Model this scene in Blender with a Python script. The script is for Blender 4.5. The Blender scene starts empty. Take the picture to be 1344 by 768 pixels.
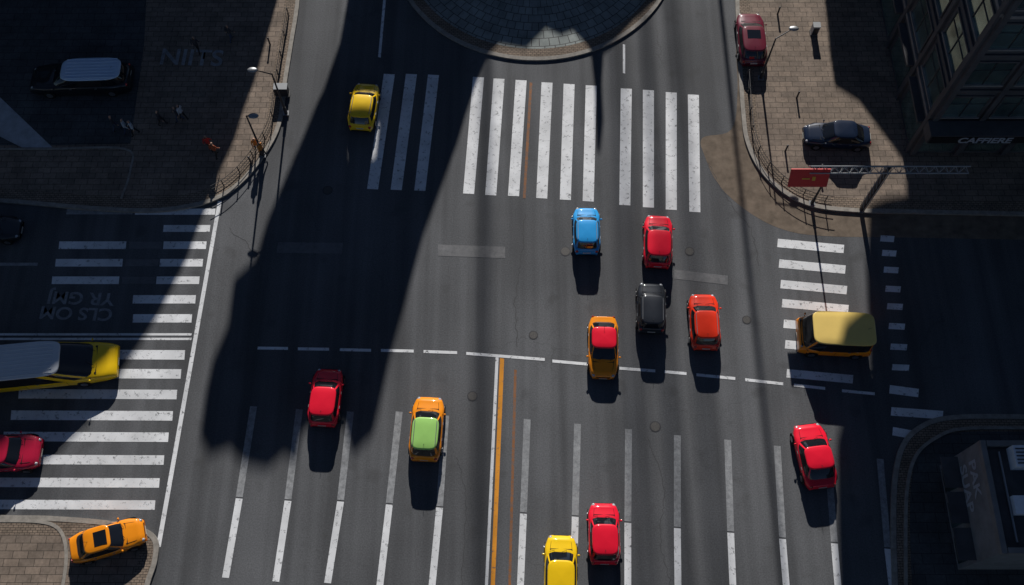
import bpy, bmesh, math, random
from mathutils import Vector, Matrix
random.seed(7)
R=math.radians
TH=R(24); D=65.0; F=1300.0
H=D*math.cos(TH); CY=-D*math.sin(TH)
EL=R(24); COT=1/math.tan(EL)
scene=bpy.context.scene
coll=scene.collection

# image pixels -> ground metres (camera rays cast onto a level plane)
def G(u,v,h=0.0):
    x=(u-672)/F; y=-(v-384)/F
    Yd=y*math.cos(TH)+math.sin(TH); Zd=y*math.sin(TH)-math.cos(TH)
    t=(H-h)/(-Zd)
    return Vector((x*t, CY+Yd*t, h))
def ppm(u,v):
    return 1.0/((G(u+1,v)-G(u,v)).length)

# ---------------------------------------------------------------- materials
MATS={}
def newmat(name):
    m=bpy.data.materials.new(name); m.use_nodes=True
    nt=m.node_tree; b=nt.nodes['Principled BSDF']
    return m,nt,b
def N(nt,t,**k):
    n=nt.nodes.new(t)
    for a,v in k.items(): setattr(n,a,v)
    return n
def posn(nt,scale=(1,1,1)):
    g=N(nt,'ShaderNodeNewGeometry'); mp=N(nt,'ShaderNodeMapping')
    mp.inputs['Scale'].default_value=scale
    nt.links.new(g.outputs['Position'],mp.inputs['Vector'])
    return mp.outputs[0]
def noise(nt,vec,scale,detail=4,rough=.6,dist=0):
    n=N(nt,'ShaderNodeTexNoise'); n.inputs['Scale'].default_value=scale
    n.inputs['Detail'].default_value=detail; n.inputs['Roughness'].default_value=rough
    n.inputs['Distortion'].default_value=dist
    nt.links.new(vec,n.inputs['Vector']); return n.outputs['Fac']
def ramp(nt,fac,a,b,ca=(0,0,0,1),cb=(1,1,1,1)):
    r=N(nt,'ShaderNodeValToRGB'); e=r.color_ramp.elements
    e[0].position=a; e[1].position=b; e[0].color=ca; e[1].color=cb
    nt.links.new(fac,r.inputs[0]); return r.outputs[0]
def mix(nt,f,a,b,mode='MIX'):
    m=N(nt,'ShaderNodeMix',data_type='RGBA',blend_type=mode)
    for s,v in ((0,f),(6,a),(7,b)):
        if hasattr(v,'is_output'): nt.links.new(v,m.inputs[s])
        else: m.inputs[s].default_value=v if s==0 else (tuple(v)+(1,))[:4]
    return m.outputs[2]
ABASE=.118
def asphalt_color(nt,base=ABASE,tint=(.975,1,1.05),cracks=True):
    p=posn(nt); ps=posn(nt,(1,.035,1))
    c=lambda k:tuple(base*k*t for t in tint)+(1,)
    big=ramp(nt,noise(nt,p,.09,3,.6),.32,.68,c(.80),c(1.18))
    fine=ramp(nt,noise(nt,p,11,2,.75),.25,.75,(.72,.72,.72,1),(1.28,1.28,1.28,1))
    col=mix(nt,1.0,big,fine,'MULTIPLY')
    streak=ramp(nt,noise(nt,ps,.75,2,.6),.33,.62,(.72,.72,.72,1),(1.1,1.1,1.1,1))
    col=mix(nt,1.0,col,streak,'MULTIPLY')
    if cracks:
        dn=N(nt,'ShaderNodeTexNoise'); dn.inputs['Scale'].default_value=.8; dn.inputs['Detail'].default_value=4
        nt.links.new(p,dn.inputs['Vector'])
        vm=N(nt,'ShaderNodeVectorMath',operation='MULTIPLY_ADD')
        nt.links.new(dn.outputs['Color'],vm.inputs[0]); vm.inputs[1].default_value=(2.2,2.2,0)
        nt.links.new(p,vm.inputs[2])
        vo=N(nt,'ShaderNodeTexVoronoi',feature='DISTANCE_TO_EDGE'); vo.inputs['Scale'].default_value=.16
        nt.links.new(vm.outputs[0],vo.inputs['Vector'])
        cr=ramp(nt,vo.outputs['Distance'],.001,.005,(.4,.4,.4,1),(0,0,0,1))
        mk=ramp(nt,noise(nt,p,.12,1),.5,.62)
        crm=mix(nt,1.0,cr,mk,'MULTIPLY')
        col=mix(nt,crm,col,tuple(base*.45 for _ in range(3)))
        sp=ramp(nt,noise(nt,p,.55,2,.5),.62,.74,(0,0,0,1),(.4,.4,.4,1))
        col=mix(nt,sp,col,tuple(base*.5 for _ in range(3)))
    return col,p
def m_asphalt():
    m,nt,b=newmat('asphalt'); col,p=asphalt_color(nt)
    nt.links.new(col,b.inputs['Base Color']); b.inputs['Roughness'].default_value=.85
    b.inputs['Specular IOR Level'].default_value=.25
    return m
def m_paint(name,col,wear=.5,soft=.06,amount=1.0):
    m,nt,b=newmat(name); ac,p=asphalt_color(nt,cracks=False)
    n1=ramp(nt,noise(nt,p,3.2,6,.78),wear-soft,wear+soft,(1-amount,)*3+(1,),(1,1,1,1))
    n2=ramp(nt,noise(nt,p,.5,2,.6),.3,.7,(.76,.76,.76,1),(1.04,1.04,1.04,1))
    pc=mix(nt,1.0,col,n2,'MULTIPLY')
    out=mix(nt,n1,ac,pc)
    nt.links.new(out,b.inputs['Base Color']); b.inputs['Roughness'].default_value=.7
    b.inputs['Specular IOR Level'].default_value=.25
    return m
def m_simple(name,col,rough=.6,metal=0,coat=0,var=.0,scale=2,spec=.5):
    if name in MATS: return MATS[name]
    m,nt,b=newmat(name)
    b.inputs['Roughness'].default_value=rough; b.inputs['Metallic'].default_value=metal
    b.inputs['Coat Weight'].default_value=coat; b.inputs['Coat Roughness'].default_value=.05
    b.inputs['Specular IOR Level'].default_value=spec
    p=posn(nt); v=max(var,.03)
    f=ramp(nt,noise(nt,p,scale,3,.65),.3,.7,(1-v,1-v,1-v,1),(1+v,1+v,1+v,1))
    nt.links.new(mix(nt,1.0,col,f,'MULTIPLY'),b.inputs['Base Color'])
    MATS[name]=m; return m
def m_paving(name,c1,c2,mort,scale=1.0,bw=.6,rh=.3):
    m,nt,b=newmat(name); p=posn(nt)
    br=N(nt,'ShaderNodeTexBrick'); br.inputs['Scale'].default_value=scale
    br.inputs['Brick Width'].default_value=bw; br.inputs['Row Height'].default_value=rh
    br.inputs['Mortar Size'].default_value=.018; br.inputs['Color1'].default_value=c1+(1,)
    br.inputs['Color2'].default_value=c2+(1,); br.inputs['Mortar'].default_value=mort+(1,)
    nt.links.new(p,br.inputs['Vector'])
    f=ramp(nt,noise(nt,p,.5,4,.7),.3,.7,(.66,.66,.66,1),(1.15,1.15,1.15,1))
    g=ramp(nt,noise(nt,p,6,3,.7),.3,.7,(.8,.8,.8,1),(1.15,1.15,1.15,1))
    c=mix(nt,1.0,mix(nt,1.0,br.outputs['Color'],f,'MULTIPLY'),g,'MULTIPLY')
    nt.links.new(c,b.inputs['Base Color']); b.inputs['Roughness'].default_value=.85
    b.inputs['Specular IOR Level'].default_value=.2
    return m
A=m_asphalt()
WHITE=m_paint('road_paint_white',(.88,.89,.90),.39)
WORN=m_paint('road_paint_worn',(.40,.41,.42),.46,.16,.75)
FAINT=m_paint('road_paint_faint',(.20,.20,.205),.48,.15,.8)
ORANGE=m_paint('road_paint_orange',(.80,.32,.03),.38)
ORANGE2=m_paint('road_paint_orange_faded',(.33,.13,.04),.45,.15)
PAVE=m_paving('pavement_slabs',(.30,.235,.185),(.225,.18,.145),(.085,.07,.058),1.0,.9,.45)
PAVE2=m_paving('pavement_border_bricks',(.32,.245,.185),(.235,.185,.14),(.08,.065,.055),1.0,.3,.15)
APRON=m_simple('apron_asphalt_brown',(.175,.138,.105),.9,var=.3,scale=1.2,spec=.2)
KERB=m_simple('kerb_granite',(.30,.275,.24),.8,var=.25,scale=3)
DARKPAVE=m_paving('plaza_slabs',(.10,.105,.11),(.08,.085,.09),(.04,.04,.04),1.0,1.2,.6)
GLASS=m_simple('car_glass',(.010,.012,.016),.05,spec=.8)
TYRE=m_simple('tyre_rubber',(.02,.02,.02),.85,spec=.2)
RIM=m_simple('alloy_rim',(.5,.5,.52),.3,.9)
TRIM=m_simple('black_trim',(.018,.018,.02),.5,spec=.2)
HEAD=m_simple('headlamp_lens',(.42,.44,.47),.12,coat=1)
PLATE=m_simple('number_plate',(.55,.55,.5),.5)
TAIL=m_simple('tail_lamp_lens',(.45,.01,.01),.2,coat=1)
STEEL=m_simple('galvanised_steel',(.32,.33,.34),.45,.6)
DSTEEL=m_simple('painted_dark_steel',(.05,.05,.055),.5,.3)
CONC=m_simple('concrete_wall',(.22,.21,.2),.85,var=.2,scale=.8)
DCONC=m_simple('dark_stone_cladding',(.075,.075,.08),.7,var=.25,scale=.7)
ROOFM=m_simple('roof_felt',(.07,.07,.072),.9,var=.3,scale=.8)
BGLASS=m_simple('window_glass',(.34,.48,.45),.12,metal=.85,spec=.8,var=.5,scale=.4)
def carpaint(name,col): return m_simple('car_paint_'+name,col,.42,coat=1.0,var=.02,scale=1,spec=.12)

# ---------------------------------------------------------------- mesh helper
class MB:
    def __init__(s): s.v=[];s.f=[];s.m=[];s.sm=[];s.mats=[]
    def mi(s,mat):
        if mat not in s.mats: s.mats.append(mat)
        return s.mats.index(mat)
    def add(s,vs,fs,mat,smooth=False):
        o=len(s.v); s.v+= [tuple(v) for v in vs]
        for i,f in enumerate(fs):
            s.f.append([o+k for k in f])
            mm=mat[i] if isinstance(mat,list) else mat
            s.m.append(s.mi(mm)); s.sm.append(smooth)
    def box(s,c,d,mat,rot=0,axis=None):
        x,y,z=[k/2 for k in d]
        vs=[Vector((a*x,b*y,e*z)) for e in(-1,1) for b in(-1,1) for a in(-1,1)]
        M=Matrix.Rotation(rot,3,axis or 'Z')
        vs=[M@v+Vector(c) for v in vs]
        s.add(vs,[(0,2,3,1),(4,5,7,6),(0,1,5,4),(2,6,7,3),(0,4,6,2),(1,3,7,5)],mat)
    def tube(s,a,b,r,mat,r2=None,n=8,cap=True):
        a=Vector(a);b=Vector(b);d=(b-a)
        if d.length<1e-6:return
        q=d.to_track_quat('Z','Y').to_matrix(); r2=r if r2 is None else r2
        vs=[]
        for p,rr in((a,r),(b,r2)):
            for i in range(n):
                t=2*math.pi*i/n; vs.append(p+q@Vector((rr*math.cos(t),rr*math.sin(t),0)))
        fs=[(i,(i+1)%n,n+(i+1)%n,n+i) for i in range(n)]
        s.add(vs,fs,mat,n>8)
        if cap: s.add(vs[:n],[tuple(range(n))[::-1]],mat); s.add(vs[n:],[tuple(range(n))],mat)
    def loft(s,rings,mat,smooth=True,closed=True,cap=True,matf=None):
        n=len(rings[0]); vs=[p for r in rings for p in r]; fs=[];ms=[]
        for i in range(len(rings)-1):
            for j in range(n if closed else n-1):
                k=(j+1)%n; fs.append((i*n+j,i*n+k,(i+1)*n+k,(i+1)*n+j))
                ms.append(matf(i,j) if matf else mat)
        s.add(vs,fs,ms,smooth)
        if cap:
            s.add(rings[0],[tuple(range(n))],ms[0]); s.add(rings[-1],[tuple(range(n))],ms[-1])
    def ell(s,c,d,mat,n=10,m=6):
        rings=[]
        for i in range(m+1):
            a=-math.pi/2+math.pi*i/m
            rr=max(math.cos(a),.01)
            rings.append([(c[0]+d[0]*rr*math.cos(2*math.pi*j/n),c[1]+d[1]*rr*math.sin(2*math.pi*j/n),c[2]+d[2]*math.sin(a)) for j in range(n)])
        s.loft(rings,mat)
    def obj(s,name,parent=None,loc=(0,0,0),rz=0,fix=True):
        me=bpy.data.meshes.new(name); me.from_pydata(s.v,[],s.f)
        for m in s.mats: me.materials.append(m)
        for p,mi,sm in zip(me.polygons,s.m,s.sm): p.material_index=mi; p.use_smooth=sm
        if fix:
            bm=bmesh.new(); bm.from_mesh(me); bmesh.ops.recalc_face_normals(bm,faces=bm.faces); bm.to_mesh(me); bm.free()
        o=bpy.data.objects.new(name,me); coll.objects.link(o)
        o.location=loc; o.rotation_euler=(0,0,rz)
        if parent: o.parent=parent
        return o

# ---------------------------------------------------------------- ground & markings
g=MB(); g.add([(-900,-900,0),(900,-900,0),(900,900,0),(-900,900,0)],[(0,1,2,3)],A); g.obj('asphalt_road_ground',fix=False)
def lift(p,z): return (p.x,p.y,z)
def quads(name,lst,mat,z=.010):
    mb=MB()
    for q in lst:
        mt=mat
        if len(q)==5: mt=q[4]
        P=[lift(G(*p),z) for p in q[:4]]
        mb.add(P,[(0,1,2,3)],mt)
    return mb.obj(name,fix=False)
def vbar(t,b,w):
    return [(t[0]-w/2,t[1]),(t[0]+w/2,t[1]+.8),(b[0]+w/2,b[1]+.8),(b[0]-w/2,b[1])]
cw=[((511,97),(489,248)),((540,97),(520,249)),((569,98),(551,250)),((628,101),(615,254)),((655,103),(644,256)),((684,105),(674,257)),
((718,108),(711,260)),((747,110),(742,262)),((776,112),(772,264)),((822,116),(820,269)),((851,118),(851,272)),((881,121),(881,275)),((910,124),(912,278))]
quads('zebra_crossing',[vbar(t,b,14.5) for t,b in cw],WHITE)
L=[]
def xr(y): return 283+(y-278)*(-76/384)
def hbar(xa,xb,y,th=13,tilt=0,m=None):
    r=[(xa,y-th/2),(xb,y-th/2+tilt),(xb-1,y+th/2+tilt),(xa-1,y+th/2)]
    if m: r.append(m)
    return r
L.append(hbar(88,175,278,7,m=WORN)); L.append(hbar(178,283,278,8))
for y in (322,345,368):
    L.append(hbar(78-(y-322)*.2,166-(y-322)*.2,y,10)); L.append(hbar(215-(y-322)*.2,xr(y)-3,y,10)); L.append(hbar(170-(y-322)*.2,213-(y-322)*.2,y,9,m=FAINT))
L.append(hbar(215,xr(297)-3,300,9))
for y in (393,418): L.append(hbar(175,xr(y)-3,y,11))
L.append(hbar(0,50,347,4,m=WORN))
L.append(hbar(-60,252,439,3)); L.append(hbar(-60,252,445,3))
for y,x0 in ((465,60),(490,50),(517,25),(545,15),(573,5),(603,-20),(633,-50),(662,-60)):
    L.append(hbar(x0,xr(y)-3,y,12.5,1))
quads('zebra_crossing',L,WHITE)
quads('stop_line',[[(286,264),(291,264),(211,718),(205,718)]],WHITE,.014)
L=[]
for i,y in enumerate((319,346,373,398,425,452,490)):
    L.append(hbar(1021+i*2,1108+i*2,y,11,8))
quads('zebra_crossing',L,WHITE)
L=[]
for i,y in enumerate((313,332,354,379,402,428,455,482)): L.append(hbar(1156+i*2.2,1174+i*2.8,y,8,1,WHITE))
for y,a,b in ((511,1168,1206),(540,1170,1238),(566,1172,1200)): L.append(hbar(a,b,y,11,5,WHITE))
quads('zebra_crossing',L,WHITE)
ll=[((333,533),(314,652),(296,758)),((393,537),(378,655),(362,763)),((460,540),(447,656),(430,765)),((524,540),(511,660),(496,790)),
((585,545),(577,664),(565,790)),((692,550),(687,672),(682,795)),((758,556),(755,676),(752,795)),((825,563),(824,684),(824,795)),
((889,571),(889,691),(890,795)),((955,577),(959,697),(963,795)),((1020,585),(1027,705),(1034,795)),((1086,590),(1095,711),(1102,795)),((1155,602),(1165,718),(1174,795))]
L=[]
for a,b,c in ll:
    q=vbar(a,b,9)+[WORN]; L.append(q); L.append(vbar((b[0],b[1]+2),c,9)+[WHITE])
quads('lane_markings',L,WHITE)
quads('centre_line',[vbar((652.5,468),(637,800),4)],WHITE)
quads('centre_line',[vbar((659,470),(645.5,800),5.5)],ORANGE)
quads('centre_line',[vbar((676.5,485),(668,800),3.5),vbar((697,108),(688,260),3.5)],ORANGE2)
dash=[((338,457),(378,457.5)),((391,458),(432,458.5)),((446,459),(487,460)),((500,460),(543,461)),((556,461.5),(600,463)),((612,464),(715,472)),
((725,474),(770,478)),((785,480),(801,482)),((813,483.5),(860,487)),((872,488),(901,490.5)),((914,492),(965,497)),((978,498.5),(1028,504)),((1042,505.5),(1083,510)),((1105,513),(1148,517))]
quads('stop_line',[[(a[0],a[1]-1.9),(b[0],b[1]-1.9),(b[0],b[1]+1.9),(a[0],a[1]+1.9)] for a,b in dash],WHITE,.014)
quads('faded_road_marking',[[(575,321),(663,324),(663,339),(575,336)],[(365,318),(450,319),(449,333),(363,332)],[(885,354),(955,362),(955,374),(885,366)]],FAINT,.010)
quads('lane_markings',[vbar((510,-60),(498,75),3.5),vbar((819,58),(819,96),3)],WHITE)
def text(name,s,size,mat):
    cu=bpy.data.curves.new(name,'FONT'); cu.body=s; cu.size=size; cu.align_x='CENTER'; cu.align_y='CENTER'; cu.offset=.03
    o=bpy.data.objects.new(name,cu); coll.objects.link(o)
    dg=bpy.context.evaluated_depsgraph_get(); me=bpy.data.meshes.new_from_object(o.evaluated_get(dg))
    bpy.data.objects.remove(o)
    me.materials.clear(); me.materials.append(mat)
    o=bpy.data.objects.new(name,me); coll.objects.link(o); return o
for s,u,v,sz,z,sx_,sy in (('NIITS',252,78,2.0,.142,1,1),('YR GMJ',106,391,1.35,.010,-1,-.9),('CLS OM',100,411,1.35,.010,-1,-.9)):
    o=text('road_lettering',s,sz,WORN); p=G(u,v); o.location=(p.x,p.y,z); o.scale=(abs(sx_),abs(sy),1); o.rotation_euler=(0,0,R(-2 if sx_>0 else 178))
mb=MB(); CAST=m_simple('cast_iron',(.09,.085,.08),.6,.3,var=.3,scale=20)
for u,v,r in ((742,330,.35),(700,440,.3),(620,520,.33),(860,560,.35),(430,250,.35),(980,420,.3),(905,330,.33)):
    p=G(u,v); n=20
    ring=[(p.x+r*math.cos(6.283*i/n),p.y+r*math.sin(6.283*i/n),.012) for i in range(n)]
    ring2=[(p.x+r*.82*math.cos(6.283*i/n),p.y+r*.82*math.sin(6.283*i/n),.017) for i in range(n)]
    mb.add(ring,[tuple(range(n))],DSTEEL); mb.add(ring2,[tuple(range(n))],CAST)
mb.obj('manhole_cover',fix=False)

def cr(pts,k=6):
    out=[]; P=[Vector(p[:2]) for p in pts]
    for i in range(len(P)-1):
        a=P[max(i-1,0)];b=P[i];c=P[i+1];d=P[min(i+2,len(P)-1)]
        for j in range(k):
            t=j/k
            out.append(.5*((2*b)+(c-a)*t+(2*a-5*b+4*c-d)*t*t+(3*b-a-3*c+d)*t**3))
    out.append(P[-1]); return out
def offs(path,w):
    o=[]
    for i,p in enumerate(path):
        a=path[max(i-1,0)];b=path[min(i+1,len(path)-1)]
        t=(b-a).normalized(); o.append(p+Vector((-t.y,t.x))*w)
    return o
TAR=m_simple('bitumen_sealant',(.065,.065,.067),.7,var=.2,spec=.2)
mb=MB()
for pts in ([(690,280),(684,340),(676,400),(680,455)],[(930,215),(955,262),(985,300),(996,350)],[(300,300),(340,345),(330,430)],
            [(850,575),(872,640),(866,700),(880,768)],[(600,600),(612,660),(606,768)]):
    pa=cr([G(*p) for p in pts],14); pa=[p+Vector((random.uniform(-.09,.09),random.uniform(-.09,.09))) for p in pa]
    l=offs(pa,.016); r=offs(pa,-.016)
    mb.add([(p.x,p.y,.006) for q in zip(l,r) for p in q],[(2*i,2*i+2,2*i+3,2*i+1) for i in range(len(pa)-1)],TAR)
mb.obj('crack_sealant',fix=False)

# ---------------------------------------------------------------- pavements
def strip(mb,path,w0,w1,z0,z1,mat):
    a=offs(path,w0);b=offs(path,w1)
    rings=[[(p.x,p.y,z0),(p.x,p.y,z1),(q.x,q.y,z1),(q.x,q.y,z0)] for p,q in zip(a,b)]
    mb.loft(rings,mat,smooth=False)
def pavement(name,edge,back,mat,z=.13,side=1,border=True):
    e=cr([G(*p) for p in edge]); bk=[G(*p).to_2d() for p in back]
    mb=MB(); pl=e+bk
    mb.add([(p.x,p.y,z) for p in pl],[tuple(range(len(pl)))],mat)
    o=mb.obj(name,fix=False)
    if o.data.polygons[0].normal.z<0: o.data.flip_normals()
    k=MB(); strip(k,e,-.14,.16,0,z+.02,KERB)
    k.obj('kerb',parent=o)
    if border:
        b=MB(); strip(b,e,side*.17,side*.95,z-.02,z+.005,PAVE2); b.obj('border_paving',parent=o)
    return o,e
nw,nwe=pavement('pavement',[(395,-80),(391,0),(382,60),(374,110),(366,165),(345,205),(318,238),(290,258),(255,270),(200,277),(120,274),(0,264),(-150,258)],[(-600,258),(-600,-300),(395,-300)],PAVE,side=-1)
sw,swe=pavement('pavement',[(-200,672),(0,680),(60,681),(130,686),(180,694),(203,708),(204,735),(192,775),(180,850)],[(180,1100),(-300,1100)],PAVE,side=-1)
ap=cr([G(*p) for p in [(965,-60),(966,60),(968,120),(960,170),(922,181),(925,205),(945,245),(985,280),(1030,302),(1085,310),(1200,312),(1500,318)]])
mb=MB(); pl=ap+[G(1500,200).to_2d(),G(1100,-60).to_2d()]
mb.add([(p.x,p.y,.005) for p in pl],[tuple(range(len(pl)))],APRON); ao=mb.obj('road_shoulder',fix=False)
if ao.data.polygons[0].normal.z<0: ao.data.flip_normals()
ne,nee=pavement('pavement',[(966,-80),(967,0),(971,90),(975,150),(980,185),(996,220),(1025,250),(1065,270),(1120,277),(1200,279),(1500,285)],[(1900,285),(1900,-300),(966,-300)],PAVE,side=1)
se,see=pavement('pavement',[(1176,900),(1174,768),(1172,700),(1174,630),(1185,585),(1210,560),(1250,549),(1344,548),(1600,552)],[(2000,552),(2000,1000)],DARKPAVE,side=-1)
mb=MB(); e=cr([G(*p) for p in [(1188,830),(1187,700),(1190,635),(1202,597),(1228,575),(1262,564),(1344,563)]]); strip(mb,e,-.1,.1,.13,.24,KERB); mb.obj('planter_kerb')
mb=MB(); e=cr([G(*p) for p in [(0,684),(50,685),(75,692),(86,710),(88,740),(80,790)]]); strip(mb,e,-.1,.1,.125,.16,KERB); mb.obj('tree_bed_edging')
mb=MB(); e=cr([G(*p) for p in [(-80,197),(60,197),(165,197),(172,225),(160,262)]]); strip(mb,e,-.07,.07,.12,.17,KERB); mb.obj('plaza_edging')
mb=MB(); mb.add([lift(G(*p),.139) for p in [(-40,90),(2,130),(70,195),(30,195),(-40,160)]],[(0,1,2,3,4)],m_simple('pale_stone',(.4,.42,.45),.8,var=.2)); mb.obj('paved_ramp',fix=False)
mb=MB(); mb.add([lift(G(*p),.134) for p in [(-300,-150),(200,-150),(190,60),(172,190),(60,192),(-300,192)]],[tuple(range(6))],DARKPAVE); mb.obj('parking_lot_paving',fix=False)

# roundabout island
C=G(703,85); RI=11.0; cx,cy0=C.x,C.y+RI+.3
m,nt,b=newmat('island_radial_setts')
p=posn(nt); vm=N(nt,'ShaderNodeVectorMath',operation='SUBTRACT'); nt.links.new(p,vm.inputs[0]); vm.inputs[1].default_value=(cx,cy0,0)
sx=N(nt,'ShaderNodeSeparateXYZ'); nt.links.new(vm.outputs[0],sx.inputs[0])
at=N(nt,'ShaderNodeMath',operation='ARCTAN2'); nt.links.new(sx.outputs[0],at.inputs[0]); nt.links.new(sx.outputs[1],at.inputs[1])
ln=N(nt,'ShaderNodeVectorMath',operation='LENGTH'); nt.links.new(vm.outputs[0],ln.inputs[0])
mu=N(nt,'ShaderNodeMath',operation='MULTIPLY'); nt.links.new(at.outputs[0],mu.inputs[0]); mu.inputs[1].default_value=9
cb=N(nt,'ShaderNodeCombineXYZ'); nt.links.new(mu.outputs[0],cb.inputs[0]); nt.links.new(ln.outputs['Value'],cb.inputs[1])
br=N(nt,'ShaderNodeTexBrick'); br.inputs['Scale'].default_value=1; br.inputs['Brick Width'].default_value=.7; br.inputs['Row Height'].default_value=.7
br.inputs['Mortar Size'].default_value=.03
br.inputs['Color1'].default_value=(.30,.33,.315,1); br.inputs['Color2'].default_value=(.22,.245,.235,1); br.inputs['Mortar'].default_value=(.07,.07,.07,1)
nt.links.new(cb.outputs[0],br.inputs['Vector'])
f=ramp(nt,noise(nt,p,.6,4,.7),.3,.7,(.65,.65,.65,1),(1.2,1.2,1.2,1))
nt.links.new(mix(nt,1.0,br.outputs['Color'],f,'MULTIPLY'),b.inputs['Base Color']); b.inputs['Roughness'].default_value=.85
ISL=m
mb=MB(); n=96
def ringc(r,z): return [(cx+r*math.cos(6.2832*i/n),cy0+r*math.sin(6.2832*i/n),z) for i in range(n)]
mb.loft([ringc(RI,0),ringc(RI,.14),ringc(RI-.3,.16)],KERB,smooth=False,cap=False)
mb.loft([ringc(RI-.3,.15),ringc(RI-1.0,.17)],PAVE2,smooth=False,cap=False)
mb.loft([ringc(RI-1.0,.17),ringc(RI-5,.32),ringc(1.0,.5),ringc(.05,.5)],ISL,smooth=True,cap=False)
mb.obj('roundabout_island')

# ---------------------------------------------------------------- cars
def lerp(xs,ys,x):
    if x<=xs[0]: return ys[0]
    for i in range(len(xs)-1):
        if x<=xs[i+1]:
            t=(x-xs[i])/(xs[i+1]-xs[i]); t=t*t*(3-2*t)*.5+t*.5; return ys[i]+(ys[i+1]-ys[i])*t
    return ys[-1]
def car(name,x,y,ang,Lc,Wc,paint,roof=None,kind='hatch',Ht=1.47,z=0,sunroof=False,rails=False,ribs=0,hood=None):
    roof=roof or paint; hood=hood or paint
    mb=MB(); hw=Wc/2; hl=Lc/2
    if kind=='hatch': xs=[-1,-.93,-.6,0,.42,.85,.96,1]; zs=[.62,.90,.95,.95,.94,.78,.64,.5]; fb,rb,ft,rt=.54,-.95,.20,-.76
    elif kind=='sedan': xs=[-1,-.95,-.6,0,.4,.85,.96,1]; zs=[.6,.86,.92,.92,.90,.75,.62,.48]; fb,rb,ft,rt=.52,-.80,.18,-.50
    elif kind=='suv': xs=[-1,-.95,-.6,0,.45,.88,.97,1]; zs=[.7,1.0,1.04,1.04,1.02,.9,.76,.6]; fb,rb,ft,rt=.52,-.97,.27,-.86
    elif kind=='van': xs=[-1,-.97,-.6,0,.7,.93,.98,1]; zs=[.8,1.15,1.18,1.18,1.1,.9,.75,.6]; fb,rb,ft,rt=.78,-.985,.42,-.96
    else: xs=[-1,-.97,-.6,0,.8,.95,.99,1]; zs=[.8,1.15,1.18,1.18,1.12,.98,.8,.6]; fb,rb,ft,rt=.92,-.99,.70,-.97
    k=Ht/(1.47 if kind in('hatch','sedan') else 1.65 if kind=='suv' else 2.1)
    if kind in('van','bus'): k=1
    zs=[q*k for q in zs]
    wide={'hatch':.22,'sedan':.25,'suv':.17,'van':.15,'bus':.07}[kind]
    boxy=kind in('van','bus')
    def HW(s): return hw*(1-wide*abs(s)**(5 if kind!='van' else 9)-.05*max(s,0)**2)
    rings=[]; n=40; S=[-math.cos(math.pi*i/n) for i in range(n+1)]
    for s in S:
        w=HW(s); zb=lerp(xs,zs,s)
        e=abs(s)**14; zlow=.2+.12*e
        fl=.035*(math.exp(-((s-.62)/.12)**2)+math.exp(-((s+.62)/.12)**2))
        w2=w+fl-.025
        half=[(0,zb+.045),(.35*w,zb+.036),(.62*w,zb+.03),(.70*w,zb+.008),(.86*w,zb-.012),(.955*w2,zb-.075),(w2,zb-.24 if zb>.7 else zb-.18),(w2*.985,.48),(w2*.99,.36),(w2*.94,zlow),(0,zlow)]
        r=[(s*hl,yy,zz) for yy,zz in half]+[(s*hl,-yy,zz) for yy,zz in half[-2:0:-1]]
        rings.append(r)
    def mf(i,j):
        s=(S[i]+S[i+1])/2
        if j in(8,9,10,11): return TRIM
        if s>.45 and (j<=2 or j>=17): return hood
        return paint
    mb.loft(rings,paint,matf=mf)
    wkb=.915 if not boxy else .965; wkt=(.765 if kind in('hatch','sedan') else .79 if kind=='suv' else .86)
    nn=64; ne_=7 if boxy else 4.6
    def sup(x0,x1,wk,zf,zr_):
        c=(x0+x1)/2; a=(x1-x0)/2; out=[]
        for i in range(nn):
            t=2*math.pi*i/nn; ct,st=math.cos(t),math.sin(t)
            px=a*math.copysign(abs(ct)**(2/ne_),ct)
            py=wk*HW((c+px)/hl*.92)*math.copysign(abs(st)**(2/ne_),st)
            u=(px/a+1)/2
            out.append((c+px,py,zr_+(zf-zr_)*u))
        return out
    zf=lerp(xs,zs,fb)-.03; zrr=lerp(xs,zs,rb)-.02
    zt=Ht-.09
    base=sup(rb*hl,fb*hl,wkb,zf,zrr); top=sup(rt*hl,ft*hl,wkt,zt,zt)
    def gm(i,j):
        a=(j+.5)*360/nn; a=a if a<=180 else 360-a
        if 39<a<48: return paint
        if 87<a<93: return TRIM
        if kind in('hatch','suv') and 124<a<142: return paint
        if kind=='sedan' and 128<a<142: return paint
        if kind=='van' and (128<a<146 or 108<a<114 or 70<a<76): return paint
        if kind=='bus' and (130<a<146 or 110<a<114 or 66<a<70): return paint
        return GLASS
    rg=[]
    for q in (0,.35,.7,1):
        bul=.02*math.sin(q*math.pi)
        rr=[tuple(p_+(t_-p_)*q for p_,t_ in zip(p,t)) for p,t in zip(base,top)]
        rg.append([(px*(1+bul*.5),py*(1+bul*1.4),pz+bul*.6) for px,py,pz in rr])
    mb.loft(rg,GLASS,matf=gm,cap=False)
    def sc(r_,k,kz):
        c=sum(p[0] for p in r_)/nn
        return [((p[0]-c)*k+c,p[1]*k,kz) for p in r_]
    if boxy: prof=[(1.02,-.05),(1.035,.0),(1.02,.035),(.985,.05),(.6,.06),(.02,.062)]
    else: prof=[(1.02,-.03),(1.045,.0),(1.01,.038),(.93,.058),(.55,.085),(.02,.092)]
    mb.loft([sc(top,k_,zt+dz) for k_,dz in prof],roof)
    rz_=zt+prof[-1][1]
    mb.box((fb*hl+.02,0,zf+.04),(.12,wkb*hw*1.45,.03),TRIM)
    for yy in(-.2,.25): mb.tube((fb*hl-.02,yy*hw*1.6,zf+.10),((fb*.75+ft*.25)*hl+.04,yy*hw*1.6+.28,zf+.10+(zt-zf)*.26+.03),.012,TRIM,n=5)
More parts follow.
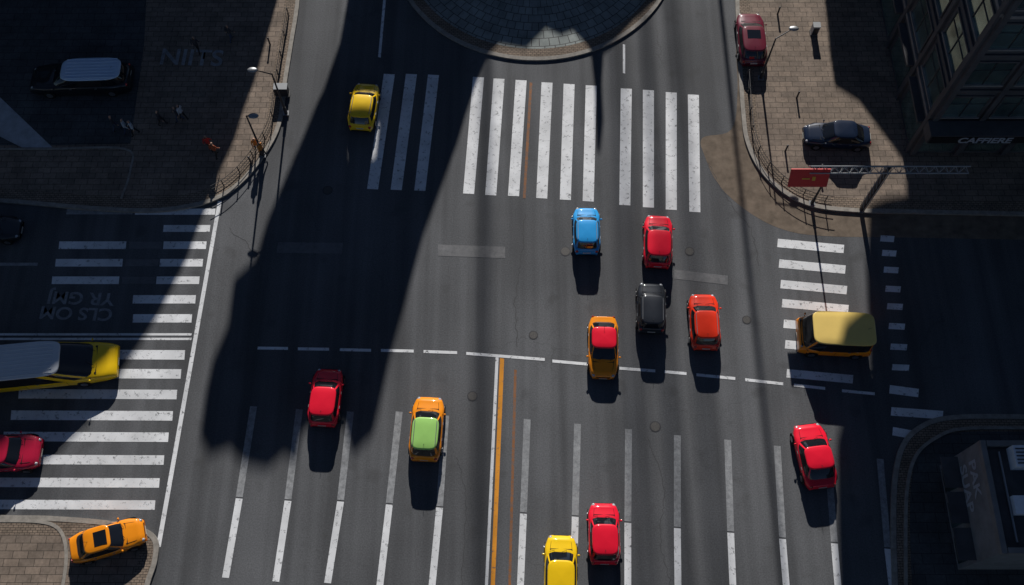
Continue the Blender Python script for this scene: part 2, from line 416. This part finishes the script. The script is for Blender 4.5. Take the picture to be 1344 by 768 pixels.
    for sgn in(-1,1):
        sf=.90; zl_=lerp(xs,zs,sf)
        mb.ell((hl*sf,sgn*HW(sf)*.76,zl_-.085),(.17,.12,.072),HEAD)
        sr=-.955; mb.ell((hl*sr,sgn*HW(sr)*.84,lerp(xs,zs,sr)-.11),(.08,.11,.15),TAIL)
        mb.ell((fb*hl-.27,sgn*(hw+.035),zf+.08),(.065,.085,.055),paint,10,6)
        mb.tube((fb*hl-.24,sgn*hw*.9,zf+.03),(fb*hl-.26,sgn*(hw+.01),zf+.07),.022,TRIM,n=5)
        for hx in (.14,-.36): mb.box((hx*hl,sgn*(hw*.975),zs[3]-.16),(.18,.03,.025),STEEL)
        for hx in(.46,.0,-.5):
            if hx<fb: mb.tube((hx*hl,sgn*(hw-.022),.35),(hx*hl,sgn*(hw-.03),zs[3]-.16),.008,TRIM,n=4)
    if not boxy:
        side=[[(s_*hl,sg*HW(s_)*.66,lerp(xs,zs,s_)+.022) for s_ in (fb+.02,fb+.12,fb+.22,.89)] for sg in(-1,1)]
        for sq in side:
            for a_,b_ in zip(sq,sq[1:]): mb.tube(a_,b_,.010,TRIM,n=4)
    mb.box((hl*.985,0,.5),(.06,Wc*.45,.14),TRIM); mb.box((hl*1.0,0,.38),(.03,.5,.11),PLATE)
    mb.box((-hl*.995,0,.62),(.03,.5,.12),PLATE); mb.box((-hl*.985,0,.36),(.06,Wc*.66,.12),TRIM)
    wr=.32 if kind in('hatch','sedan') else .36
    for sx_ in(.62,-.62):
        for sgn in(-1,1):
            yy=sgn*(hw-.02)
            mb.tube((sx_*hl,yy-sgn*.05,wr+.02),(sx_*hl,yy+sgn*.008,wr+.02),wr+.05,TRIM,n=20)
            mb.tube((sx_*hl,yy-sgn*.22,wr),(sx_*hl,yy+sgn*.022,wr),wr,TYRE,n=20)
            mb.tube((sx_*hl,yy,wr),(sx_*hl,yy+sgn*.03,wr),wr*.62,RIM,n=14)
    if sunroof: mb.box(((ft*.65+rt*.35)*hl,0,rz_-.004),(Lc*.17,wkt*hw*1.2,.012),GLASS)
    if rails:
        for sgn in(-1,1): mb.tube((ft*hl*.6,sgn*wkt*hw*.86,zt+.095),(rt*hl*.85,sgn*wkt*hw*.86,zt+.095),.02,STEEL,n=6)
    for i in range(ribs):
        yy=wkt*hw*(-.84+1.68*i/(ribs-1)); mb.tube((ft*hl-.3,yy,rz_-.01),(rt*hl+.2,yy,rz_-.01),.035,roof,n=6)
    mb.tube((rt*hl*.8,0,zt+.07),(rt*hl*.8-.16,0,zt+.26),.01,TRIM,n=4)
    return mb.obj(name,loc=(x,y,z),rz=ang)
def carNS(name,u,vt,vb,wp,paint,heading='N',rot=-2,z=0,**k):
    b=G(u,vb); t=G(u,vt); yf=t.y-.45*(t.y-CY)/H; Lc=yf-b.y+.08
    mv=(vt+vb)/2; W=wp/ppm(u,mv)*.98; X=G(u,mv).x*(1-.7/H)
    a=R(90 if heading=='N' else -90)+R(rot)
    return car(name,X,(yf+b.y)/2,a,Lc,W,paint,z=z,**k)
def carEW(name,ul,ur,vt,vb,paint,heading='W',rot=0,W=None,hh=1.2,z=0,**k):
    um=(ul+ur)/2; b=G(um,vb); t=G(um,vt); Y2=t.y-hh*(t.y-CY)/H
    Wc=W or min(max(Y2-b.y,1.7),2.3)
    Lc=(ur-ul)/ppm(um,(vt+vb)/2)*.985
    X=G(um,(vt+vb)/2).x*(1-.7/H)
    return car(name,X,b.y+ (Y2-b.y)/2,R(180 if heading=='W' else 0)+R(rot),Lc,Wc,paint,z=z,**k)
MAROON=carpaint('maroon',(.14,.012,.03)); YEL=carpaint('yellow',(.98,.62,.008)); WINE=carpaint('wine_red',(.5,.012,.05))
ORG=carpaint('orange',(.98,.31,.008)); BLUE=carpaint('blue',(.03,.36,.80)); BLK=carpaint('black',(.014,.016,.02)); GREEN=carpaint('green',(.38,.70,.18))
NAVY=carpaint('navy',(.008,.018,.045)); CRIM=carpaint('crimson',(.92,.012,.04)); VERM=carpaint('vermilion',(.94,.045,.012)); WHT=carpaint('white',(.68,.71,.74))
DGREY=carpaint('graphite',(.03,.034,.042)); CREAM=carpaint('cream_yellow',(.92,.66,.19)); SILV=carpaint('silver_blue',(.55,.70,.88))
carNS('yellow_car',477,112,175,37,YEL,'N',-5,kind='hatch',rails=True)
carNS('blue_car',770,275,337,37,BLUE,'N',-1,kind='hatch',rails=True)
carNS('red_car',864,285,355,39,CRIM,'N',-4,kind='hatch')
carNS('black_car',855,375,440,39,DGREY,'N',-3,kind='suv',Ht=1.6,rails=True)
carNS('red_car',925,388,462,41,VERM,'N',-1,kind='hatch',rails=True)
carNS('orange_car',792,418,499,41,ORG,'S',-2,kind='sedan',roof=CRIM)
carNS('red_car',427,486,562,42,CRIM,'N',-3,kind='hatch')
carNS('orange_and_green_car',560,523,607,44,ORG,'N',-3,kind='hatch',roof=GREEN,Ht=1.55,rails=True)
carNS('yellow_car',736,704,796,45,YEL,'N',-2,kind='hatch')
carNS('red_car',793,662,742,43,CRIM,'N',-1,kind='hatch')
carNS('red_car',1070,558,643,46,CRIM,'N',7,kind='sedan')
carNS('parked_car',987,20,90,38,MAROON,'N',-1,z=.0,kind='hatch',sunroof=True)
carEW('minibus',1047,1140,402,475,ORG,'W',-3,W=2.55,hh=2.0,kind='bus',Ht=2.1,roof=CREAM)
carEW('taxi_van',-75,153,440,522,YEL,'E',6,W=2.7,hh=2.0,kind='van',Ht=2.1,roof=WHT,ribs=9)
carEW('maroon_car',-38,52,566,623,WINE,'E',2,kind='hatch')
carEW('orange_car',93,190,684,735,ORG,'E',17,kind='sedan',z=.135,sunroof=True,W=1.85)
carEW('black_suv',42,173,74,137,BLK,'W',2,kind='suv',Ht=1.8,z=.14,roof=SILV,ribs=7,W=2.4)
carEW('navy_car',1055,1142,158,200,NAVY,'W',-3,kind='sedan',z=.135,W=1.85)
carEW('dark_car',-60,26,280,320,DGREY,'E',0,kind='sedan',W=1.85)

# ---------------------------------------------------------------- street furniture
def lamp(u,v,h,ax,ay,z=.13,name='street_lamp'):
    p=G(u,v); mb=MB()
    mb.tube((0,0,0),(0,0,.7),.13,DSTEEL,.11,n=12); mb.tube((0,0,.7),(0,0,h),.08,DSTEEL,.05,n=12)
    mb.tube((0,0,h-.05),(ax,ay,h+.25),.045,DSTEEL,.035,n=8)
    M=Vector((ax,ay,0)).normalized() if (ax or ay) else Vector((1,0,0))
    mb.ell((ax+M.x*.25,ay+M.y*.25,h+.27),(.36,.22,.09),STEEL,12,6)
    mb.box((0,0,.02),(.4,.4,.04),STEEL)
    return mb.obj(name,loc=(p.x,p.y,z))
lamp(376,150,4.6,-1.0,.1); lamp(346,205,4.8,.3,-.1); lamp(998,104,4.5,1.0,.5); lamp(1065,268,3.6,-.2,0)
b=G(1130,276); h=5.3
mb=MB()
mb.tube((b.x,b.y,.1),(b.x,b.y,h+.3),.16,DSTEEL,.12,n=12)
a1=G(1060,209,h); a2=G(1268,212,h)
ym=b.y
def tr(y,z): return Vector((a1.x,y,z)),Vector((a2.x,y,z))
ch=[tr(ym-.25,h),tr(ym+.25,h),tr(ym,h+.42)]
for p,q in ch: mb.tube(p,q,.06,STEEL,n=6)
K=16
for i in range(K):
    for (p,q),(r,s) in ((ch[0],ch[2]),(ch[1],ch[2]),(ch[0],ch[1])):
        mb.tube(p.lerp(q,i/K),r.lerp(s,(i+.5)/K),.022,STEEL,n=4); mb.tube(r.lerp(s,(i+.5)/K),p.lerp(q,(i+1)/K),.022,STEEL,n=4)
for i in range(7):
    z=.8+i*.65; mb.tube((b.x-.14,b.y-.3,z),(b.x-.14,b.y+.3,z+.6),.02,STEEL,n=4)
for s in(-.3,.3): mb.tube((b.x,b.y+s,.1),(b.x,b.y+s,h),.05,STEEL,n=6)
go=mb.obj('overhead_sign_gantry')
mb=MB(); SRED=m_simple('sign_red',(.60,.03,.03),.5); SYEL=m_simple('sign_yellow',(.7,.45,.05),.5)
sx0=G(1061,225,h-.3)
mb.box((sx0.x,ym-.38,h-.35),(2.5,.08,1.35),SRED,rot=R(-25),axis='X')
mb.box((sx0.x-.2,ym-.44,h-.37),(.5,.03,.08),SYEL,rot=R(-25),axis='X'); mb.box((sx0.x+.3,ym-.44,h-.36),(.2,.03,.3),SYEL,rot=R(-25),axis='X')
mb.obj('sign_panel',parent=go)
def railing(path,off,z=.13,hh=.85,step=1.4,name='pedestrian_railing'):
    pa=offs(path,off); mb=MB(); acc=0; last=None
    for i,p in enumerate(pa):
        P=Vector((p.x,p.y,z))
        if last is not None:
            for k in(.95,.5,.12): mb.tube(last+Vector((0,0,hh*k)),P+Vector((0,0,hh*k)),.022,DSTEEL,n=5)
            d=(P-last).length; acc+=d
        if last is None or acc>step: mb.tube(P,P+Vector((0,0,hh)),.04,DSTEEL,n=6); acc=0
        last=P
    mb.obj(name)
railing([p for p in nee if G(0,90).y>p.y and p.x<G(1090,270).x],.45)
railing([p for p in nwe if p.y<G(0,20).y and p.x>G(280,262).x],-.5)
def cabinet(u,v,w,d,hh,mat,name):
    p=G(u,v); mb=MB(); mb.box((0,0,hh/2),(w,d,hh),mat); mb.box((0,0,hh+.03),(w*1.08,d*1.08,.06),STEEL); mb.box((0,-d/2-.01,hh*.5),(w*.8,.02,hh*.8),DSTEEL); mb.box((0,0,.04),(w*1.1,d*1.1,.08),CONC)
    mb.obj(name,loc=(p.x,p.y,.13))
cabinet(1067,45,.5,.45,.9,m_simple('white_enamel',(.6,.6,.58),.5),'utility_cabinet')
cabinet(372,125,.9,.5,.9,DSTEEL,'utility_cabinet')
for u,v in ((1020,20),(1045,130),(1030,200),(1075,225),(355,60),(330,215)):
    p=G(u,v); mb=MB(); mb.tube((0,0,0),(0,0,.7),.07,DSTEEL,.06,n=10); mb.ell((0,0,.72),(.08,.08,.06),DSTEEL,10,5); mb.obj('bollard',loc=(p.x,p.y,.13))

# ---------------------------------------------------------------- buildings
def facade(mb,o,ud,nd,W,Hh,nx,nz,z0=4.0,ww=.6,wh=.62,glass=None):
    o=Vector(o);ud=Vector(ud);nd=Vector(nd); glass=glass or BGLASS
    dx=W/nx; dz=(Hh-z0-.8)/nz
    def bx(cu,cz,w,hh,t,mat,off):
        c=o+ud*cu+nd*(off+t/2)+Vector((0,0,cz)); d=(abs(ud.x)*w+abs(nd.x)*t,abs(ud.y)*w+abs(nd.y)*t,hh)
        mb.box(c,d,mat)
    for k in range(nz):
        zc=z0+dz*(k+.5)
        bx(W/2,z0+dz*k,W,.25,.14,CONC if k%3==0 else DCONC,0.003)
        for i in range(nx):
            cu=dx*(i+.5); w=dx*ww; hh=dz*wh
            bx(cu,zc,w,hh,.02,glass,.004)
            bx(cu,zc+hh/2+.06,w+.24,.12,.10,DCONC,.004); bx(cu,zc-hh/2-.06,w+.24,.12,.16,CONC,.004)
            bx(cu-w/2-.06,zc,.12,hh,.10,DCONC,.004); bx(cu+w/2+.06,zc,.12,hh,.10,DCONC,.004)
            bx(cu,zc,.06,hh,.05,DSTEEL,.026)
            bx(cu,zc+hh*.15,w,.05,.04,DSTEEL,.025)
    for i in range(nx):
        bx(dx*(i+.5),1.75,dx*.72,2.7,.02,glass,.004); bx(dx*(i+.5),3.25,dx*.8,.2,.5,DCONC,.004)
    for i in range(nx+1): bx(min(max(dx*i,.2),W-.2),Hh/2,.35,Hh-.2,.2,DCONC,.006)
    bx(W/2,Hh-.25,W+.3,.5,.35,CONC,.008)
def block(name,x0,x1,y0,y1,h,nx=6,nz=6,sides='S',wall=None,ny=None,ww=.6):
    mb=MB(); wall=wall or DCONC
    mb.box(((x0+x1)/2,(y0+y1)/2,h/2),(x1-x0,y1-y0,h),wall)
    mb.box(((x0+x1)/2,(y0+y1)/2,h+.05),(x1-x0-.8,y1-y0-.8,.1),ROOFM)
    ny=ny or nx
    if 'S' in sides: facade(mb,(x0,y0,0),(1,0,0),(0,-1,0),x1-x0,h,nx,nz,ww=ww)
    if 'W' in sides: facade(mb,(x0,y1,0),(0,-1,0),(-1,0,0),y1-y0,h,ny,nz,ww=ww)
    if 'E' in sides: facade(mb,(x1,y0,0),(0,1,0),(1,0,0),y1-y0,h,ny,nz,ww=ww)
    if 'N' in sides: facade(mb,(x1,y1,0),(-1,0,0),(0,1,0),x1-x0,h,nx,nz,ww=ww)
    return mb.obj(name)
c=G(1192,202)
nb=block('corner_office_building',c.x,c.x+26,c.y,c.y+32,26,8,6,'SW',ny=7,ww=.72)
mb=MB(); mb.box((c.x+13,c.y-.75,3.9),(26.6,1.2,.9),DCONC); mb.box((c.x+13,c.y-1.38,3.9),(26.4,.05,.7),TRIM); mb.obj('shop_fascia',parent=nb)
def vtext(s,loc,size,mat,rot,parent,name='sign_lettering'):
    o=text(name,s,size,mat); o.location=loc; o.rotation_euler=rot; o.parent=parent
LET=m_simple('sign_letter_paint',(.38,.42,.47),.5)
vtext('CAFFIERE',(c.x+3.4,c.y-1.42,3.88),.85,LET,(R(90),0,0),nb)
# SE building
p1=G(1232,612); p2=G(1240,748); hb=5.4
SEW=m_simple('grey_render',(.20,.205,.21),.8,var=.2,scale=1)
mb=MB(); x0=p1.x;y1=p1.y;y0=p2.y
mb.box((x0+10,(y0+y1)/2,hb/2),(20,y1-y0,hb),SEW)
mb.box((x0+10,(y0+y1)/2,hb+.06),(19.3,y1-y0-.7,.12),ROOFM)
for (cx_,cy_,w,d) in ((x0+.15,(y0+y1)/2,.3,y1-y0+.02),(x0+10.2,y1-.15,19.7,.3),(x0+10.2,y0+.15,19.7,.3)): mb.box((cx_,cy_,hb+.2),(w,d,.45),CONC)
sb=mb.obj('flat_roofed_shop')
mb=MB()
for i in range(3):
    yy=y0+(i+.5)*(y1-y0)/3; mb.box((x0-.02,yy,1.4),(.05,1.5,2.0),BGLASS); mb.box((x0-.5,yy,2.7),(1.0,1.8,.08),DCONC)
mb.obj('shop_windows',parent=sb)
vtext('PAK',(x0-.03,y1-1.8,4.4),1.15,LET,(R(90),0,R(-90)),sb); vtext('SUAP',(x0-.03,y1-2.1,3.2),1.15,LET,(R(90),0,R(-90)),sb)
mb=MB(); wb_=m_simple('rooftop_unit_white',(.75,.77,.8),.5,var=.1); bl=m_simple('blue_membrane',(.12,.25,.45),.5,var=.1)
mb.box((x0+2.4,y1-1.0,hb+.5),(1.8,1.2,.8),wb_); mb.box((x0+4.2,y1-2.6,hb+.4),(2.2,1.6,.6),bl)
mb.box((x0+1.6,y1-3.6,hb+.35),(1.0,1.0,.5),wb_); mb.box((x0+3.6,y1-5,hb+.45),(2.4,1.0,.7),CONC); mb.tube((x0+2,y0+1.2,hb),(x0+2,y0+1.2,hb+1.0),.25,STEEL,n=14)
for i in range(5): mb.box((x0+2.4,y1-1.4+.2*i,hb+.93),(1.6,.06,.04),DSTEEL)
mb.tube((x0+1.0,y0+.6,hb+.25),(x0+1.0,y1-.6,hb+.25),.06,STEEL,n=8)
mb.obj('rooftop_plant',parent=sb)

# slabs and poles north of the junction, unseen and added to cast shadows
def slab(name,px,Y0,base,thick=3.0,mat=None,jag=0):  # outline is the wanted ground shadow projected back onto the caster plane
    pts=[]
    for u,v in px:
        q=G(u,v); pts.append((q.x,(Y0-q.y)/COT))
    if jag:
        out=[]
        for k,(a,b) in enumerate(zip(pts,pts[1:])):
            n=max(1,int(math.dist(a,b)/1.2))
            if name=='mid_shadow_caster' and 2<=k<=8: n=1
            for i in range(n):
                t=i/n; jj=0 if i==0 else jag
                out.append((a[0]+(b[0]-a[0])*t+random.uniform(-jj,jj),a[1]+(b[1]-a[1])*t+random.uniform(-jj,jj)))
        out.append(pts[-1]); pts=out
    pts=[(base[0],0)]+pts+[(base[1],0)]
    mb=MB(); n=len(pts)
    f=[(x,Y0,z) for x,z in pts]; bk=[(x,Y0+thick,z) for x,z in pts]
    mb.add(f+bk,[tuple(range(n)),tuple(range(n,2*n))]+[(i,(i+1)%n,n+(i+1)%n,n+i) for i in range(n)],mat or CASTER)
    return mb.obj(name)
m,nt,b=newmat('caster_window_grid'); p=posn(nt)  # window pattern for the unseen shadow casters
sp_=N(nt,'ShaderNodeSeparateXYZ'); nt.links.new(p,sp_.inputs[0]); cb=N(nt,'ShaderNodeCombineXYZ'); nt.links.new(sp_.outputs[0],cb.inputs[0]); nt.links.new(sp_.outputs[2],cb.inputs[1])
br=N(nt,'ShaderNodeTexBrick'); br.offset=0; br.inputs['Scale'].default_value=1; br.inputs['Brick Width'].default_value=1.6; br.inputs['Row Height'].default_value=3.2; br.inputs['Mortar Size'].default_value=.14
br.inputs['Color1'].default_value=(.04,.05,.06,1); br.inputs['Color2'].default_value=(.06,.07,.08,1); br.inputs['Mortar'].default_value=(.2,.2,.2,1)
nt.links.new(cb.outputs[0],br.inputs['Vector']); nt.links.new(br.outputs['Color'],b.inputs['Base Color']); b.inputs['Roughness'].default_value=.3
CASTER=m
slab('west_shadow_caster',[(-900,900),(-200,800),(0,668),(60,606),(110,560),(165,482),(205,420),(245,342),(285,240),(308,190),(335,110),(352,50),(366,0)],52,(-140,G(372,-60).x),jag=.12)  # added caster, profile cut to the western shadow edge
# hole in this added caster lets sun through onto the yellow car
slab('mid_shadow_caster',[(458,0),(442,100),(420,164),(462,164),(500,164),(489,256),(453,256),(461.5,164.6),(419.8,164.6),(412,180),(378,262),(345,340),(330,392),(300,420),(298,470),(272,530),(262,575),(275,600),(300,590),(320,612),(350,618),(372,598),(388,610),(396,572),(405,562),(452,560),(462,600),(490,572),(510,480),(532,400),(556,310),(582,240),(612,150),(634,84),(655,66),(690,72),(716,48),(736,56),(752,50),(768,64),(776,74),(783,200),(788,201),(792,72),(815,52),(842,24),(862,8),(880,-40)],52,(G(470,-60).x,G(880,-60).x),jag=.15)  # added caster, profile cut to the long middle shadow band
slab('east_shadow_caster',[(1083,-10),(1096,120),(1128,140),(1165,190),(1196,232),(1199,312),(1150,325),(1146,400),(1150,560),(1118,590),(1106,640),(1108,900),(1150,1150),(2200,1150)],52,(G(1083,-60).x,110),jag=.05)  # added caster for the eastern shade, notched to keep the minibus lit
def shadow_pole(u,v_end,Y0,r0,r1,name='shadow_caster_mast'):  # added pole, height set so its shadow streak ends at the given point
    q=G(u,v_end); hh=(Y0-q.y)/COT; mb=MB(); mb.tube((q.x,Y0,0),(q.x,Y0,hh),r0,CONC,r1,n=12); mb.ell((q.x,Y0,hh),(r1*1.3,r1*1.3,r1*2),CONC); mb.obj(name)
shadow_pole(1036,840,60,.17,.15); shadow_pole(628,900,140,.34,.28,'streak_caster_pole'); shadow_pole(905,900,160,.30,.26,'streak_caster_pole'); shadow_pole(853,900,200,.34,.3,'streak_caster_pole'); shadow_pole(955,900,180,.28,.25,'streak_caster_pole')  # unseen poles, the distant ones giving softer shadow streaks
block('brick_office_block',-75,-46,-70,-24,18,6,4,'EN',CONC)
block('brick_office_block',-20,20,-95,-70,16,8,4,'N',CONC)
block('brick_office_block',50,80,-70,-30,20,6,5,'WN',CONC)
block('brick_office_block',-80,-50,22,48,22,6,5,'SE',CONC)

# ---------------------------------------------------------------- people
SKIN=m_simple('skin',(.45,.27,.19),.6); HAIR=m_simple('hair',(.03,.02,.015),.7)
def person(u,v,ang,shirt,trs,name='pedestrian',z=.13,stride=.25):
    V=[];E=[];Rr=[]
    def a(x,y,zz,r,par=None):
        V.append((x,y,zz));Rr.append(r)
        if par is not None:E.append((par,len(V)-1))
        return len(V)-1
    pel=a(0,0,.95,.145); sp=a(.0,0,1.15,.14,pel); chs=a(.01,0,1.35,.155,sp); nk=a(.01,0,1.5,.06,chs); hd=a(.03,0,1.60,.09,nk); hd2=a(.02,0,1.70,.095,hd); nose=a(.115,0,1.63,.018,hd)
    for s in(-1,1):
        st=stride*s
        hp=a(0,.09*s,.88,.095,pel); kn=a(st*.5+.04,.1*s,.5,.065,hp); an=a(st-.04,.1*s,.09,.045,kn); a(st+.12,.11*s,.04,.04,an)
        sh=a(0,.19*s,1.42,.06,chs); el=a(-st*.3,.25*s,1.14,.045,sh); wr=a(-st*.6+.1,.26*s,.9,.028,el); pm=a(-st*.6+.13,.26*s,.84,.028,wr)
        for k in range(4):
            f1=a(-st*.6+.105+.02*k,.26*s,.785,.009,pm); a(-st*.6+.11+.02*k,.25*s,.745-.006*(k in(0,3)),.008,f1)
        t1=a(-st*.6+.175,.25*s,.825,.010,pm); a(-st*.6+.185,.245*s,.79,.009,t1)
    me=bpy.data.meshes.new(name); me.from_pydata(V,E,[])
    o=bpy.data.objects.new(name,me); coll.objects.link(o)
    sk=o.modifiers.new('s','SKIN')
    for i,r in enumerate(Rr): me.skin_vertices[0].data[i].radius=(r,r)
    me.skin_vertices[0].data[0].use_root=True
    o.modifiers.new('ss','SUBSURF').levels=1
    dg=bpy.context.evaluated_depsgraph_get(); me2=bpy.data.meshes.new_from_object(o.evaluated_get(dg)); bpy.data.objects.remove(o)
    me2.materials.clear()
    for mm in(shirt,trs,SKIN,HAIR,TRIM): me2.materials.append(mm)
    for p in me2.polygons:
        c=p.center; zz=c.z; p.use_smooth=True
        if zz>1.5: p.material_index=3 if (zz>1.70 or c.x<-.02) else 2
        elif abs(c.y)>.19 and zz<.93: p.material_index=2
        elif zz>.93 or abs(c.y)>.19: p.material_index=0
        elif zz>.1: p.material_index=1
        else: p.material_index=4
    o=bpy.data.objects.new(name,me2); coll.objects.link(o); q=G(u,v); o.location=(q.x,q.y,z); o.rotation_euler=(0,0,R(ang))
sh=[m_simple('jacket_rust',(.35,.08,.03),.8),m_simple('jacket_orange',(.6,.22,.04),.8),m_simple('shirt_pale',(.45,.5,.55),.8),m_simple('coat_dark',(.04,.04,.05),.8),m_simple('jacket_red',(.4,.03,.03),.8)]
jn=[m_simple('jeans',(.04,.06,.11),.8),m_simple('trousers_black',(.02,.02,.02),.8)]
for u,v,an,s,t in ((286,207,70,0,1),(278,198,100,4,1),(340,200,-60,1,0),(347,206,150,1,1),(155,172,20,3,0),(180,178,200,2,1),(170,176,10,2,0),(215,165,0,3,1),(238,160,190,3,0),(243,158,150,2,1),(262,70,90,3,1),(305,55,60,3,0)):
    person(u,v,an,sh[s],jn[t])

# ---------------------------------------------------------------- light, sky, camera
w=bpy.data.worlds.new('World'); scene.world=w; w.use_nodes=True; nt=w.node_tree
bg=nt.nodes['Background']; sky=nt.nodes.new('ShaderNodeTexSky'); sky.sky_type='NISHITA'; sky.sun_disc=False
sky.sun_elevation=EL; sky.sun_rotation=0.0; sky.air_density=.45; sky.dust_density=.1; sky.ozone_density=1.5
nt.links.new(sky.outputs[0],bg.inputs[0]); bg.inputs[1].default_value=.05
sl=bpy.data.lights.new('sun','SUN'); sl.energy=5; sl.angle=R(.5); sl.color=(1,.965,.92)
so=bpy.data.objects.new('sun',sl); coll.objects.link(so)
d=Vector((0,-math.cos(EL),-math.sin(EL))); so.rotation_euler=d.to_track_quat('-Z','Y').to_euler(); so.location=(0,60,60)
cam=bpy.data.cameras.new('camera'); co=bpy.data.objects.new('camera',cam); coll.objects.link(co)
cam.sensor_width=36; cam.lens=36*F/1344; cam.clip_end=3000
co.location=(0,CY,H); co.rotation_euler=(TH,0,0); scene.camera=co
scene.view_settings.view_transform='Standard'; scene.view_settings.look='None'; scene.view_settings.exposure=0
